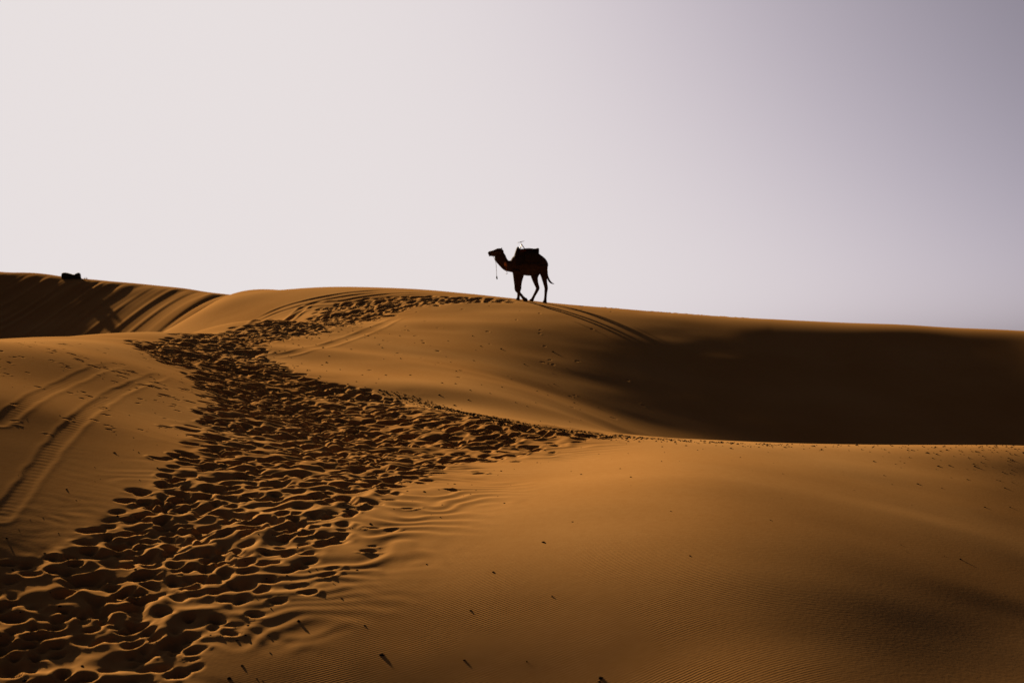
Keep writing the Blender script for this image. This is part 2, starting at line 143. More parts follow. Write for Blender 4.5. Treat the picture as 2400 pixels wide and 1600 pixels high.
CREST=[(-2.88, 31.98), (-1.87, 31.19), (-0.85, 28.42), (0.0, 26.85), (0.79, 26.21), (1.55, 25.82), (2.29, 25.4), (3.35, 24.81), (4.55, 25.27), (5.8, 25.78), (7.05, 26.12), (8.31, 26.39), (9.64, 26.9)]
TRK1=[(-7.3, 20.27), (-7.36, 21.33), (-7.47, 23.05), (-7.55, 25.45), (-7.56, 28.0)]
TRK2=[(-6.05, 16.81), (-6.14, 17.88), (-6.32, 19.35), (-6.43, 20.41), (-6.55, 21.84), (-6.74, 23.96), (-6.77, 25.75), (-6.86, 28.33)]
TRK3=[(-10.46, 58.12), (-9.56, 59.0), (-8.02, 59.43), (-6.28, 59.8), (-4.84, 59.76)]
TRK4=[(-8.34, 46.3), (-8.63, 57.54), (-6.97, 58.05), (-5.27, 58.56), (-2.82, 58.75)]
TRK5=[(-6.57, 37.75), (-5.68, 39.46), (-4.87, 45.07), (-4.46, 49.57), (-4.2, 52.8)]
PRINTS=[(-2.0, 15.47), (-2.8, 14.15), (-2.43, 14.83), (-2.32, 15.19), (-3.0, 13.49), (-3.09, 13.8), (-1.6, 16.14), (0.07, 22.4), (0.67, 23.56), (-0.47, 20.72), (-1.42, 16.87), (-0.8, 19.01), (-0.49, 23.2), (-1.28, 17.83), (-1.63, 16.96), (-9.06, 28.64), (-8.28, 26.77), (-8.01, 26.32), (-7.63, 26.09), (-7.53, 26.28), (-7.25, 26.32), (-7.1, 25.96), (-7.19, 26.88), (-6.62, 25.82), (-6.65, 26.44), (-6.46, 25.96), (-6.2, 25.36), (-6.18, 26.77), (-5.75, 25.37), (-5.46, 22.46), (-2.62, 14.55), (-2.16, 15.02)]
HEAP=[(-26.43, 85.36)]
BIG=[(-1.25, 13.68), (-0.2, 15.28), (-0.42, 14.44), (-0.45, 13.52), (5.49, 17.43), (6.14, 24.13), (7.56, 24.59), (6.41, 22.47), (-1.78, 14.86), (-0.94, 15.66), (-4.0, 14.04), (-5.62, 20.08), (3.12, 17.19), (-2.66, 14.32), (-1.48, 14.26), (0.14, 13.42)]
GDIR=(-0.857,-2.866)
CREST_FAR=([-31.68, -30.45, -29.32, -28.11, -26.83, -25.65, -24.55, -23.32, -22.18, -21.11, -19.92, -18.81, -17.66, -16.47],[88.0, 87.5, 87.25, 86.75, 86.0, 85.5, 85.25, 84.5, 84.0, 83.75, 83.0, 82.5, 81.75, 80.75])
X0, Y0, H, NX, NY = -44.0, 4.0, 1.6, 54, 66
C = np.array(COEF, float).reshape(NY, NX) / 1000.0
rng = np.random.default_rng(7)
random.seed(7)

def basis(v, v0, n):
    """cubic B-spline weights of every v for the n survey knots"""
    u = np.clip((np.asarray(v, float) - v0) / H, 0, n - 3 - 1e-6)
    i = np.floor(u).astype(int)
    t = u - i
    w = np.stack([(1-t)**3, 3*t**3-6*t**2+4, -3*t**3+3*t**2+3*t+1, t**3], -1) / 6
    m = np.zeros((len(u), n))
    for k in range(4):
        m[np.arange(len(u)), i + k] += w[:, k]
    return m

def axis(pieces):
    """grid line positions from (start, end, step) runs"""
    out = []
    for a, b, s in pieces:
        out.append(np.linspace(a, b, max(2, int(round((b - a) / s)) + 1))[:-1])
    out.append(np.array([pieces[-1][1]]))
    return np.concatenate(out)

def grow(a, b, s0, k):
    v, s = [a], s0
    while abs(v[-1] - a) < abs(b - a):
        s *= k
        v.append(v[-1] + math.copysign(s, b - a))
    return np.array(v[1:])

xs = axis([(-32, -13, .11), (-13, -10.2, .045), (-10.2, 10, .0262), (10, 23, .13)])
xs = np.concatenate([grow(-32, -1800, .3, 1.35)[::-1], xs, grow(23, 1800, .3, 1.35)])
ys = axis([(6, 11.5, .12), (11.5, 29, .031), (29, 36, .05), (36, 61, .075), (61, 74, .25), (74, 91, .10)])
ys = np.concatenate([grow(6, -600, .3, 1.4)[::-1], ys, grow(91, 2500, .3, 1.35)])
nX, nY = len(xs), len(ys)
Xg, Yg = np.meshgrid(xs, ys)
Z = basis(ys, Y0, NY) @ C @ basis(xs, X0, NX).T
# beyond the surveyed ground: low rolling sand out to the horizon
far = np.clip(np.maximum.reduce([(X0 + 4 - Xg), (Xg - 32), (Y0 + 3 - Yg), (Yg - 96)]) / 40.0, 0, 1)
far = far * far * (3 - 2 * far)
roll = -5.0 + 1.6 * np.sin(Xg / 61 + .7) * np.cos(Yg / 47) + 0.9 * np.sin((Xg + 1.7 * Yg) / 33)
Z = Z * (1 - far) + roll * far

TAB = rng.random((256, 256))
def noise(x, y, sx, sy=None, seed=0):
    """smooth value noise, roughly -1..1"""
    sy = sy or sx
    u = x / sx + seed * 17.31
    v = y / sy + seed * 9.17
    i = np.floor(u).astype(int); j = np.floor(v).astype(int)
    a = u - i; b = v - j
    a = a * a * a * (a * (a * 6 - 15) + 10); b = b * b * b * (b * (b * 6 - 15) + 10)
    i0 = i & 255; i1 = (i + 1) & 255; j0 = j & 255; j1 = (j + 1) & 255
    r = (TAB[j0, i0] * (1 - a) + TAB[j0, i1] * a) * (1 - b) + (TAB[j1, i0] * (1 - a) + TAB[j1, i1] * a) * b
    return r * 2 - 1

def inside(px, py, poly):
    r = np.zeros(px.shape, bool)
    n = len(poly)
    for k in range(n):
        (xa, ya), (xb, yb) = poly[k], poly[(k + 1) % n]
        if ya == yb: continue
        r ^= ((ya > py) != (yb > py)) & (px < (xb - xa) * (py - ya) / (yb - ya) + xa)
    return r

def dist_line(px, py, line, closed=False):
    d = np.full(px.shape, 1e9); along = np.zeros(px.shape); side = np.zeros(px.shape)
    pts = list(line) + ([line[0]] if closed else [])
    s0 = 0.0
    for (xa, ya), (xb, yb) in zip(pts[:-1], pts[1:]):
        ex, ey = xb - xa, yb - ya
        L = math.hypot(ex, ey) + 1e-9
        t = np.clip(((px - xa) * ex + (py - ya) * ey) / L / L, 0, 1)
        dx, dy = px - xa - t * ex, py - ya - t * ey
        q = np.hypot(dx, dy)
        m = q < d
        d = np.where(m, q, d); along = np.where(m, s0 + t * L, along)
        side = np.where(m, np.sign(ex * dy - ey * dx), side)
        s0 += L
    return d, along, side

def smooth_line(line, n=8):
    p = [np.array(q, float) for q in line]
    p = [2 * p[0] - p[1]] + p + [2 * p[-1] - p[-2]]
    out = []
    for k in range(1, len(p) - 2):
        for t in np.linspace(0, 1, n, endpoint=False):
            a, b, c, d = p[k-1], p[k], p[k+1], p[k+2]
            out.append(.5 * ((2*b) + (-a+c)*t + (2*a-5*b+4*c-d)*t*t + (-a+3*b-3*c+d)*t**3))
    out.append(p[-2])
    return [tuple(q) for q in out]

def sstep(e0, e1, v):
    t = np.clip((v - e0) / (e1 - e0), 0, 1)
    return t * t * (3 - 2 * t)

# distance to the trodden path, worked out on the part of the grid near it
ix0, ix1 = np.searchsorted(xs, [-13, 10]); iy0, iy1 = np.searchsorted(ys, [11, 61.0])
sub = (slice(iy0, iy1), slice(ix0, ix1))
xq = np.linspace(-13, 10, 231); yq = np.linspace(11, 61, 501)
gx, gy = np.meshgrid(xq, yq)
sd, _, _ = dist_line(gx, gy, PATH, True)
sd = np.where(inside(gx, gy, PATH), -sd, sd)          # coarse signed distance, negative on the path

def sd_at(x, y):
    u = np.clip((x + 13) / 23 * 230, 0, 229.999); v = np.clip((y - 11) / 50 * 500, 0, 499.999)
    i = u.astype(int); j = v.astype(int); a = u - i; b = v - j
    return (sd[j, i]*(1-a) + sd[j, i+1]*a)*(1-b) + (sd[j+1, i]*(1-a) + sd[j+1, i+1]*a)*b

SX, SY = Xg[sub], Yg[sub]
SD = sd_at(SX, SY)
W = np.zeros(SX.shape)

# wind-softened old tracks: shallow scalloped ridges along both sides of the path
fore = sstep(30, 26, SY)
ph = SY / .40 + SX * .10 + 1.15 * noise(SX, SY, .9, .8, 1) + .55 * noise(SX, SY, .35, .5, 2)
f = ph - np.floor(ph)
scal = np.where(f < .68, sstep(0, .68, f), sstep(1, .68, f)) - .5
left_edge = np.interp(SY, [13, 16.3, 17.8, 19.5, 22.3, 25.3, 28], [-5.6, -5.14, -4.85, -4.79, -5.1, -5.5, -6.3])
right = sstep(.1, .7, SX - left_edge)
patch = sstep(-.15, .6, noise(SX, SY, 1.0, .6, 3) + .2 + .3 * right)
reach = 1.0 + .8 * right + .5 * noise(SX, SY, 1.1, .8, 4)
amp = (sstep(reach, .1, SD) * (.027 * right * (.6 + .4 * sstep(14.5, 16.5, SY)) + .004 * (1 - right))) * patch * fore
W += amp * scal
ph2 = SY / .23 + SX * .3 + .9 * noise(SX, SY, .6, .5, 5)
W += (.0008 + .004 * right) * np.sin(2 * math.pi * ph2) * sstep(1.9, .2, SD) * fore * sstep(-.2, .5, noise(SX, SY, 1.3, .9, 6))
W += .010 * noise(SX, SY, 1.6, 1.3, 8) + (.0015 + .004 * right) * noise(SX, SY, .5, .4, 9) * sstep(1.5, 0, SD)

# wheel tracks
def wheel_track(line, half, depth, tread, fade_y=None, soft=.05):
    global W
    ln = smooth_line(line)
    lx = [p[0] for p in ln]; ly = [p[1] for p in ln]
    a0, a1 = np.searchsorted(xs[ix0:ix1], [min(lx) - 1, max(lx) + 1]); b0, b1 = np.searchsorted(ys[iy0:iy1], [min(ly) - 1, max(ly) + 1])
    w = (slice(b0, b1), slice(a0, a1))
    X, Y = SX[w], SY[w]
    d, s, side = dist_line(X, Y, ln)
    d = d + .02 * noise(X, Y, .35, .35, 11)
    tot = sum(math.hypot(q[0]-p[0], q[1]-p[1]) for p, q in zip(ln[:-1], ln[1:]))
    ends = sstep(0, 1.0, s) * sstep(tot, tot - 1.6, s) if fade_y is None else sstep(tot, tot - fade_y, s)
    vary = .75 + .35 * noise(X, Y, 1.2, 1.2, 12)
    bed = -depth * sstep(half + soft, half - soft, d)
    rim = depth * 1.0 * np.exp(-((d - half - soft) / (.022 + soft * .4)) ** 2)
    bars = tread * np.sin(2 * math.pi * (s / .135 + .22 * np.abs(d) / half + .12 * noise(X, Y, .3, .3, 13))) * sstep(half, half * .6, d) * sstep(-.3, .3, noise(X, Y, .7, .9, 14) + .25)
    W[w] += (bed + rim + bars) * ends * vary

wheel_track(TRK1, .12, .0065, .0035, fade_y=2.0, soft=.03)
wheel_track(TRK2, .12, .0075, .004, fade_y=1.6, soft=.03)
for off, ln in ((0, TRK3), (0, TRK4)):
    wheel_track(ln, .15, .035, .0, soft=.10)
    wheel_track([(x, y - .75) for x, y in ln], .13, .03, .0, soft=.10)
wheel_track(TRK5, .14, .014, .0, soft=.10)

# every footprint pressed one after the other into what was there before
gxs, gys = xs[ix0:ix1], ys[iy0:iy1]
def stamp(x, y, a, b, depth, ang, rim, wipe=.75, toe=0.0, lvl=0.0):
    R = max(a, b) * 1.75
    i0, i1 = np.searchsorted(gxs, [x - R, x + R]); j0, j1 = np.searchsorted(gys, [y - R, y + R])
    if i1 - i0 < 2 or j1 - j0 < 2: return
    w = (slice(j0, j1), slice(i0, i1))
    dx = SX[w] - x; dy = SY[w] - y
    c, s = math.cos(ang), math.sin(ang)
    u = (dx * c + dy * s) / a; v = (-dx * s + dy * c) / b
    uc = np.clip(u, -1.2, 1.2)
    v = v * (1 + .25 * uc * toe)
    th = np.arctan2(v, u)
    k = rng.random(3) * 6.28
    r = np.hypot(u, v) * (1 + .10 * np.sin(2 * th + k[0]) + .07 * np.sin(3 * th + k[1]))
    old = W[w]
    # the wall on the sunny (windward) side stays steep, the other side has slumped into a ramp
    p = (dx * -.92 + dy * .39) / max(a, b)
    steep = sstep(-.3, .4, p)
    lip = sstep(.32, 1.0, r) * steep + sstep(-.05, 1.12, r * .84) * (1 - steep)
    floor = lvl - depth * (1 + .25 * uc * toe) + (depth + .035) * lip + .012 * sstep(1.0, 1.2, r * (.84 + .16 * steep))
    side = np.maximum(0, np.sin(th + k[2]))
    W[w] = np.where(r < 1.45, np.minimum(old, floor), old) + rim * np.exp(-((r - 1.12) / .14) ** 2) * side * (old < .03)

n_print = 0
cand = []
for _ in range(60000):
    y = 11.5 + 49 * rng.random() ** 1.0
    x = -12 + 16 * rng.random()
    cand.append((x, y))
cand = np.array(cand)
cs = sd_at(cand[:, 0], cand[:, 1])
edge = .10 * rng.standard_normal(len(cand))
keep = (cs + edge < -.02)
dens = np.interp(cand[:, 1], [16, 22, 27, 33, 45, 50], [1.7, 1.5, 1.4, 1.7, 1.5, .9])
clump = .5 + .5 * noise(cand[:, 0], cand[:, 1], .9, .9, 21)
keep &= rng.random(len(cand)) < dens * (.25 + .75 * clump) * np.clip(.5 - cs * .9, .35, 1) * .42
# near the far right tip of the path the prints get sparse
keep &= (rng.random(len(cand)) < np.where(cand[:, 0] > -.3, .75, 1))
def blur(a, n):
    for _ in range(n):
        a[1:-1] = .25 * a[:-2] + .5 * a[1:-1] + .25 * a[2:]
        a[:, 1:-1] = .25 * a[:, :-2] + .5 * a[:, 1:-1] + .25 * a[:, 2:]
    return a
churn = sstep(.05, -.5, SD)
W += churn * (.03 * (1 - 2 * np.abs(noise(SX, SY, .55, .42, 51))) + .02 * noise(SX, SY, .25, .2, 52))      # ploughed-up sand
pool = cand[keep]
old_n = int(len(pool) * .55)
for gen, prints in enumerate((pool[:old_n], pool[old_n:])):
    for (x, y) in prints:
        big = np.interp(y, [14, 22, 30, 45], [.62, .76, 1.0, 1.25])
        dp = (.8 if gen == 0 else 1.0) * np.interp(y, [15, 24], [.85, 1.0])
        t = rng.random()
        if t < .52:      # boot print, long
            stamp(x, y, big * rng.uniform(.16, .23), big * rng.uniform(.09, .13), dp * rng.uniform(.08, .13), rng.normal(.15, .5), rng.uniform(.008, .022), toe=rng.uniform(-1, 1))
        elif t < .90:    # round pad print
            r = big * rng.uniform(.13, .19)
            stamp(x, y, r, r * rng.uniform(.75, 1), dp * rng.uniform(.08, .14), rng.random() * 6.28, rng.uniform(.006, .018))
        else:            # kicked-out hollow
            r = big * rng.uniform(.22, .34)
            stamp(x, y, r, r * rng.uniform(.5, .75), dp * rng.uniform(.09, .16), rng.normal(.1, .5), rng.uniform(.01, .02), toe=rng.uniform(-1, 1))
        n_print += 1
    if gen == 0:         # the older prints have slumped and been blown half full
        W[:] = .35 * W + .65 * blur(W.copy(), 3)
trod = sstep(.05, -.25, SD)
W[:] = .4 * W + .6 * blur(W.copy(), 1)
W += trod * (.004 * noise(SX, SY, .14, .11, 41) + .002 * noise(SX, SY, .07, .07, 42))      # crumbly clods
# the stray prints beside the path, each in its own place
for (x, y) in PRINTS:
    big = 1.0
    stamp(x, y, big * rng.uniform(.12, .16), rng.uniform(.065, .085), rng.uniform(.03, .05), rng.normal(.15, .25), rng.uniform(.008, .014), .9, rng.uniform(-1, 1))
    if rng.random() < .5:
        stamp(x + rng.normal(0, .05), y + .17, .11, .05, .025, rng.normal(.15, .2), .008, .6)
# faint half-filled prints on the smooth slopes and along the far crest
for _ in range(60):
    x = rng.uniform(-7, 4); y = rng.uniform(36, 57)
    if sd_at(np.array([x]), np.array([y]))[0] < .3: continue
    stamp(x, y, rng.uniform(.07, .14), rng.uniform(.05, .08), rng.uniform(.02, .04), rng.normal(0, .6), .006, .6)
for _ in range(22):
    x = rng.uniform(1.6, 9.5)
    stamp(x, 57.4 - .14 * x + rng.normal(0, .3), rng.uniform(.15, .28), rng.uniform(.1, .16), rng.uniform(.02, .05), rng.random() * 3, .02, .6)
for _ in range(120):
    x = rng.uniform(-10.5, -5.6); y = rng.uniform(20, 31)
    if sd_at(np.array([x]), np.array([y]))[0] < .2: continue
    stamp(x, y, rng.uniform(.05, .10), rng.uniform(.03, .05), rng.uniform(.012, .03), rng.normal(0, .4), .006, .6)
Z[sub] += W * (sstep(-13, -12.6, SX) * sstep(10, 9.5, SX) * sstep(11, 11.5, SY) * sstep(61, 60, SY))

# avalanche tongues down the lee face of the left dune
jx0, jx1 = np.searchsorted(xs, [-34, -13]); jy0, jy1 = np.searchsorted(ys, [70, 90.9])
fs = (slice(jy0, jy1), slice(jx0, jx1))
FX, FY = Xg[fs], Yg[fs]
gd = np.array(GDIR); gd = gd / np.hypot(*gd)
cr = FX * (-gd[1]) + FY * gd[0]
al = FX * gd[0] + FY * gd[1]
zf = Z[fs]
crest_y = np.interp(FX, CREST_FAR[0], CREST_FAR[1])
below = crest_y - FY                                   # metres in front of the brink
mask = sstep(.5, 1.6, below) * sstep(16, 9, below) * sstep(-13.2, -15.5, FX)
g1 = noise(cr, al, .8, 14.0, 31); g2 = noise(cr, al, .33, 9.0, 32); g3 = noise(cr, al, 1.9, 18, 33)
Z[fs] += mask * (.055 * g1 + .04 * g2 + .035 * g3) * (.75 + .25 * noise(cr, al, 2.0, 6.0, 34))

def ground(x, y):
    """height of the finished sand at (x, y)"""
    i = int(np.clip(np.searchsorted(xs, x) - 1, 0, nX - 2)); j = int(np.clip(np.searchsorted(ys, y) - 1, 0, nY - 2))
    a = (x - xs[i]) / (xs[i+1] - xs[i]); b = (y - ys[j]) / (ys[j+1] - ys[j])
    return float((Z[j, i]*(1-a) + Z[j, i+1]*a)*(1-b) + (Z[j+1, i]*(1-a) + Z[j+1, i+1]*a)*b)

# ------------------------------------------------------------------ materials
def mat(name, rgb, rough=.9, spec=.2):
    m = bpy.data.materials.new(name)
    m.use_nodes = True
    b = m.node_tree.nodes["Principled BSDF"]
    b.inputs["Base Color"].default_value = (*rgb, 1)
    b.inputs["Roughness"].default_value = rough
    b.inputs["Specular IOR Level"].default_value = spec
    return m, m.node_tree, b

def varied(name, c1, c2, scale, rough=.9, bump=.0, bscale=40, spec=.2, detail=4):
    m, t, b = mat(name, c1, rough, spec)
    co = t.nodes.new("ShaderNodeTexCoord")
    n = t.nodes.new("ShaderNodeTexNoise"); n.inputs["Scale"].default_value = scale; n.inputs["Detail"].default_value = detail
    r = t.nodes.new("ShaderNodeValToRGB")
    r.color_ramp.elements[0].position = .3; r.color_ramp.elements[0].color = (*c1, 1)
    r.color_ramp.elements[1].position = .7; r.color_ramp.elements[1].color = (*c2, 1)
    t.links.new(co.outputs["Object"], n.inputs["Vector"])
    t.links.new(n.outputs["Fac"], r.inputs["Fac"]); t.links.new(r.outputs["Color"], b.inputs["Base Color"])
    if bump:
        n2 = t.nodes.new("ShaderNodeTexNoise"); n2.inputs["Scale"].default_value = bscale; n2.inputs["Detail"].default_value = 5
        bp = t.nodes.new("ShaderNodeBump"); bp.inputs["Strength"].default_value = bump; bp.inputs["Distance"].default_value = .02
        t.links.new(co.outputs["Object"], n2.inputs["Vector"]); t.links.new(n2.outputs["Fac"], bp.inputs["Height"]); t.links.new(bp.outputs["Normal"], b.inputs["Normal"])
    return m

def sand_material():
    m, t, b = mat("sand", (.42, .25, .08), 1.0, .0)
    N = t.nodes; L = t.links
    geo = N.new("ShaderNodeNewGeometry")
    # colour: fine mottling and slow drifts of paler and redder sand
    n1 = N.new("ShaderNodeTexNoise"); n1.inputs["Scale"].default_value = .22; n1.inputs["Detail"].default_value = 3
    n2 = N.new("ShaderNodeTexNoise"); n2.inputs["Scale"].default_value = 9; n2.inputs["Detail"].default_value = 6
    L.new(geo.outputs["Position"], n1.inputs["Vector"]); L.new(geo.outputs["Position"], n2.inputs["Vector"])
    mx = N.new("ShaderNodeMath"); mx.operation = 'MULTIPLY_ADD'; mx.inputs[1].default_value = .35
    L.new(n2.outputs["Fac"], mx.inputs[0]); L.new(n1.outputs["Fac"], mx.inputs[2])
    r = N.new("ShaderNodeValToRGB")
    r.color_ramp.elements[0].position = .45; r.color_ramp.elements[0].color = SAND_A
    r.color_ramp.elements[1].position = .9; r.color_ramp.elements[1].color = SAND_B
    L.new(mx.outputs[0], r.inputs["Fac"]); L.new(r.outputs["Color"], b.inputs["Base Color"])
    # wind ripples: crests across the wind, wandering a little, fading where the sand is trodden
    mp = N.new("ShaderNodeMapping"); mp.inputs["Rotation"].default_value = (0, 0, math.radians(-27))
    L.new(geo.outputs["Position"], mp.inputs["Vector"])
    wv = N.new("ShaderNodeTexWave"); wv.wave_type = 'BANDS'; wv.bands_direction = 'Y'; wv.wave_profile = 'SIN'
    wv.inputs["Scale"].default_value = 9.0; wv.inputs["Distortion"].default_value = 1.8
    wv.inputs["Detail"].default_value = 2; wv.inputs["Detail Scale"].default_value = .45; wv.inputs["Detail Roughness"].default_value = .55
    L.new(mp.outputs["Vector"], wv.inputs["Vector"])
    at = N.new("ShaderNodeAttribute"); at.attribute_name = "ripple"
    n3 = N.new("ShaderNodeTexNoise"); n3.inputs["Scale"].default_value = .8; n3.inputs["Detail"].default_value = 2
    L.new(geo.outputs["Position"], n3.inputs["Vector"])
    mr = N.new("ShaderNodeMapRange"); mr.inputs["From Min"].default_value = .35; mr.inputs["From Max"].default_value = .65
    L.new(n3.outputs["Fac"], mr.inputs["Value"])
    am = N.new("ShaderNodeMath"); am.operation = 'MULTIPLY'; L.new(at.outputs["Fac"], am.inputs[0]); L.new(mr.outputs["Result"], am.inputs[1])
    hh = N.new("ShaderNodeMath"); hh.operation = 'MULTIPLY'; L.new(wv.outputs["Fac"], hh.inputs[0]); L.new(am.outputs[0], hh.inputs[1])
    gr = N.new("ShaderNodeTexNoise"); gr.inputs["Scale"].default_value = 22; gr.inputs["Detail"].default_value = 4
    L.new(geo.outputs["Position"], gr.inputs["Vector"])
    sm = N.new("ShaderNodeMath"); sm.operation = 'MULTIPLY_ADD'; sm.inputs[1].default_value = .6
    L.new(gr.outputs["Fac"], sm.inputs[0]); L.new(hh.outputs[0], sm.inputs[2])
    bp = N.new("ShaderNodeBump"); bp.inputs["Strength"].default_value = 1.0; bp.inputs["Distance"].default_value = .0013
    L.new(sm.outputs[0], bp.inputs["Height"]); L.new(bp.outputs["Normal"], b.inputs["Normal"])
    return m
SAND_A = (.196, .098, .0305, 1)
SAND_B = (.235, .127, .0445, 1)

# ------------------------------------------------------------------ the dunes as one sheet
def sheet(name, material):
    me = bpy.data.meshes.new(name)
    co = np.stack([Xg, Yg, Z], -1).astype(np.float32).reshape(-1, 3)
    idx = np.arange(nX * nY, dtype=np.int32).reshape(nY, nX)
    q = np.stack([idx[:-1, :-1], idx[:-1, 1:], idx[1:, 1:], idx[1:, :-1]], -1).reshape(-1)
    nq = len(q) // 4
    me.vertices.add(len(co)); me.vertices.foreach_set("co", co.ravel())
    me.loops.add(len(q)); me.loops.foreach_set("vertex_index", q)
    me.polygons.add(nq); me.polygons.foreach_set("loop_start", np.arange(nq, dtype=np.int32) * 4)
    me.update(calc_edges=True)
    me.polygons.foreach_set("use_smooth", np.ones(nq, bool))
    rip = np.zeros(Xg.shape, np.float32)
    rip[sub] = sstep(.15, 1.3, SD) * (.08 + .92 * sstep(17.5, 14, SY)) * sstep(30, 25, SY) * sstep(4.2, .3, SX)
    at = me.attributes.new("ripple", 'FLOAT', 'POINT'); at.data.foreach_set("value", rip.ravel())
    me.materials.append(material)
    o = bpy.data.objects.new(name, me); col.objects.link(o)
    return o
dunes = sheet("sand_dunes", sand_material())
dunes["kind"] = "structure"
dunes["label"] = "rippled orange sand dunes with a trodden path and wheel tracks"

# ------------------------------------------------------------------ helpers for things
def tag(o, label, cat=None, group=None, kind=None):
    o["label"] = label
    if cat: o["category"] = cat
    if group: o["group"] = group
    if kind: o["kind"] = kind
    return o

def link(name, me, material, parent=None, smooth=True):
    me.materials.clear(); me.materials.append(material)
    if smooth: me.polygons.foreach_set("use_smooth", np.ones(len(me.polygons), bool))
    o = bpy.data.objects.new(name, me); col.objects.link(o)
    if parent: o.parent = parent
    return o

def mesh_of(bm, name="m"):
    me = bpy.data.meshes.new(name); bmesh.ops.recalc_face_normals(bm, faces=bm.faces); bm.to_mesh(me); bm.free(); return me

def spline(rows, n):
    p = [np.array(r, float) for r in rows]
    p = [2 * p[0] - p[1]] + p + [2 * p[-1] - p[-2]]
    out = []
    for k in range(1, len(p) - 2):
        for t in np.linspace(0, 1, n, endpoint=False):
            a, b, c, d = p[k-1], p[k], p[k+1], p[k+2]
            out.append(.5 * ((2*b) + (-a+c)*t + (2*a-5*b+4*c-d)*t*t + (-a+3*b-3*c+d)*t**3))
    out.append(p[-2])
    return out

def loft(bm, rows, n=4, seg=16, power=2.0, upright=False):
    """rows (x, y, z, radius in the side-view plane, radius across): one closed tapered tube"""
    R = spline(rows, n)
    rings = []
    for k, r in enumerate(R):
        a = R[max(k - 1, 0)]; b = R[min(k + 1, len(R) - 1)]
        tx, tz = b[0] - a[0], b[2] - a[2]
        if upright: tx, tz = 1.0, 0.0
        L = math.hypot(tx, tz) + 1e-9
        nx_, nz_ = -tz / L, tx / L
        ring = []
        for s in range(seg):
            th = 2 * math.pi * s / seg
            c, d = math.cos(th), math.sin(th)
            c = math.copysign(abs(c) ** (2 / power), c); d = math.copysign(abs(d) ** (2 / power), d)
            ring.append(bm.verts.new((r[0] + max(r[3], .002) * c * nx_, r[1] + max(r[4], .002) * d, r[2] + max(r[3], .002) * c * nz_)))
        rings.append(ring)
    for a, b in zip(rings[:-1], rings[1:]):
        for s in range(seg):
            bm.faces.new((a[s], a[(s + 1) % seg], b[(s + 1) % seg], b[s]))
    bm.faces.new(rings[0][::-1]); bm.faces.new(rings[-1])

def tube(bm, pts, r, seg=8, n=4):
    """round rope or bar through 3-D points; r one radius or one per point"""
    rr = r if isinstance(r, (list, tuple)) else [r] * len(pts)
    R = spline([(*p, q) for p, q in zip(pts, rr)], n)
    rings = []
    for k, q in enumerate(R):
        t = Vector(R[min(k + 1, len(R) - 1)][:3]) - Vector(R[max(k - 1, 0)][:3])
        t.normalize()
        u = t.cross(Vector((0, 1, 0)))
        if u.length < .1: u = t.cross(Vector((1, 0, 0)))
        u.normalize(); v = t.cross(u)
        rings.append([bm.verts.new(Vector(q[:3]) + (u * math.cos(2*math.pi*s/seg) + v * math.sin(2*math.pi*s/seg)) * max(q[3], .001)) for s in range(seg)])
    for a, b in zip(rings[:-1], rings[1:]):
        for s in range(seg):
            bm.faces.new((a[s], a[(s+1) % seg], b[(s+1) % seg], b[s]))
    bm.faces.new(rings[0][::-1]); bm.faces.new(rings[-1])

def fused(bm, voxel, smooth_it=4):
    """melt overlapping shapes into one continuous skin"""
    me = mesh_of(bm)
    o = bpy.data.objects.new("tmp", me); col.objects.link(o)
    m = o.modifiers.new("r", 'REMESH'); m.mode = 'VOXEL'; m.voxel_size = voxel
    s = o.modifiers.new("s", 'SMOOTH'); s.factor = .5; s.iterations = smooth_it
    dg = bpy.context.evaluated_depsgraph_get()
    out = bpy.data.meshes.new_from_object(o.evaluated_get(dg))
    bpy.data.objects.remove(o); bpy.data.meshes.remove(me)
    return out

# ------------------------------------------------------------------ the camel on the crest
CX, CY = .756, 57.0                             # where it stands
K = 1 / 482.6                                   # photograph survey units to metres
GZ = ground(CX, CY)
def q(cx, cy, rp=0, rl=0, y=0.0):
    return ((cx - 1190) * K, y, (1375 - cy) * K, rp * K, rl * K)
def p3(cx, cy, y=0.0):
    return ((cx - 1190) * K, y, (1375 - cy) * K)

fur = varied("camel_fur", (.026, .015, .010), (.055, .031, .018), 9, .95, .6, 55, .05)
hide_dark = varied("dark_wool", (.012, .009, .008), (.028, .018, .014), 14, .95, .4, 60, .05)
cloth_red = varied("red_wool_blanket", (.05, .012, .012), (.09, .03, .02), 20, .95, .4, 80, .05)
rope_m = varied("hemp_rope", (.10, .07, .045), (.16, .11, .07), 60, .9, .3, 120, .1)
iron_m, _, _ib = mat("saddle_iron", (.10, .095, .09), .45, .5); _ib.inputs["Metallic"].default_value = .6
orange_m = varied("orange_wool", (.32, .11, .04), (.42, .16, .06), 30, .9, .3, 90, .1)
eye_m, _, _ = mat("eye", (.004, .003, .003), .15, .5)

camel = bpy.data.objects.new("camel", None); col.objects.link(camel)
camel.location = (CX, CY, GZ)
tag(camel, "dark saddled camel walking left along the dune crest, seen against the sky", "camel")

def foot_shift(cx, cy, y):
    """how far the sole must move to meet the sand under it"""
    x = CX + (cx - 1190) * K
    return (ground(x, CY + y) - GZ) - (1375 - cy) * K

def leg(bm, rows, y, y_top):
    cx, cy = rows[-1][0], rows[-1][1]
    dz = foot_shift(cx, cy, y) - .012
    n = len(rows); out = []
    for k, r in enumerate(rows):
        t = k / (n - 1)
        a = list(q(*r, y=y_top + (y - y_top) * min(1, t * 1.6)))
        a[2] += dz * t
        out.append(a)
    loft(bm, [[a[0], a[1], a[2], a[3] + .019, a[4] + .012] for a in out], 4, 14)

bm = bmesh.new()
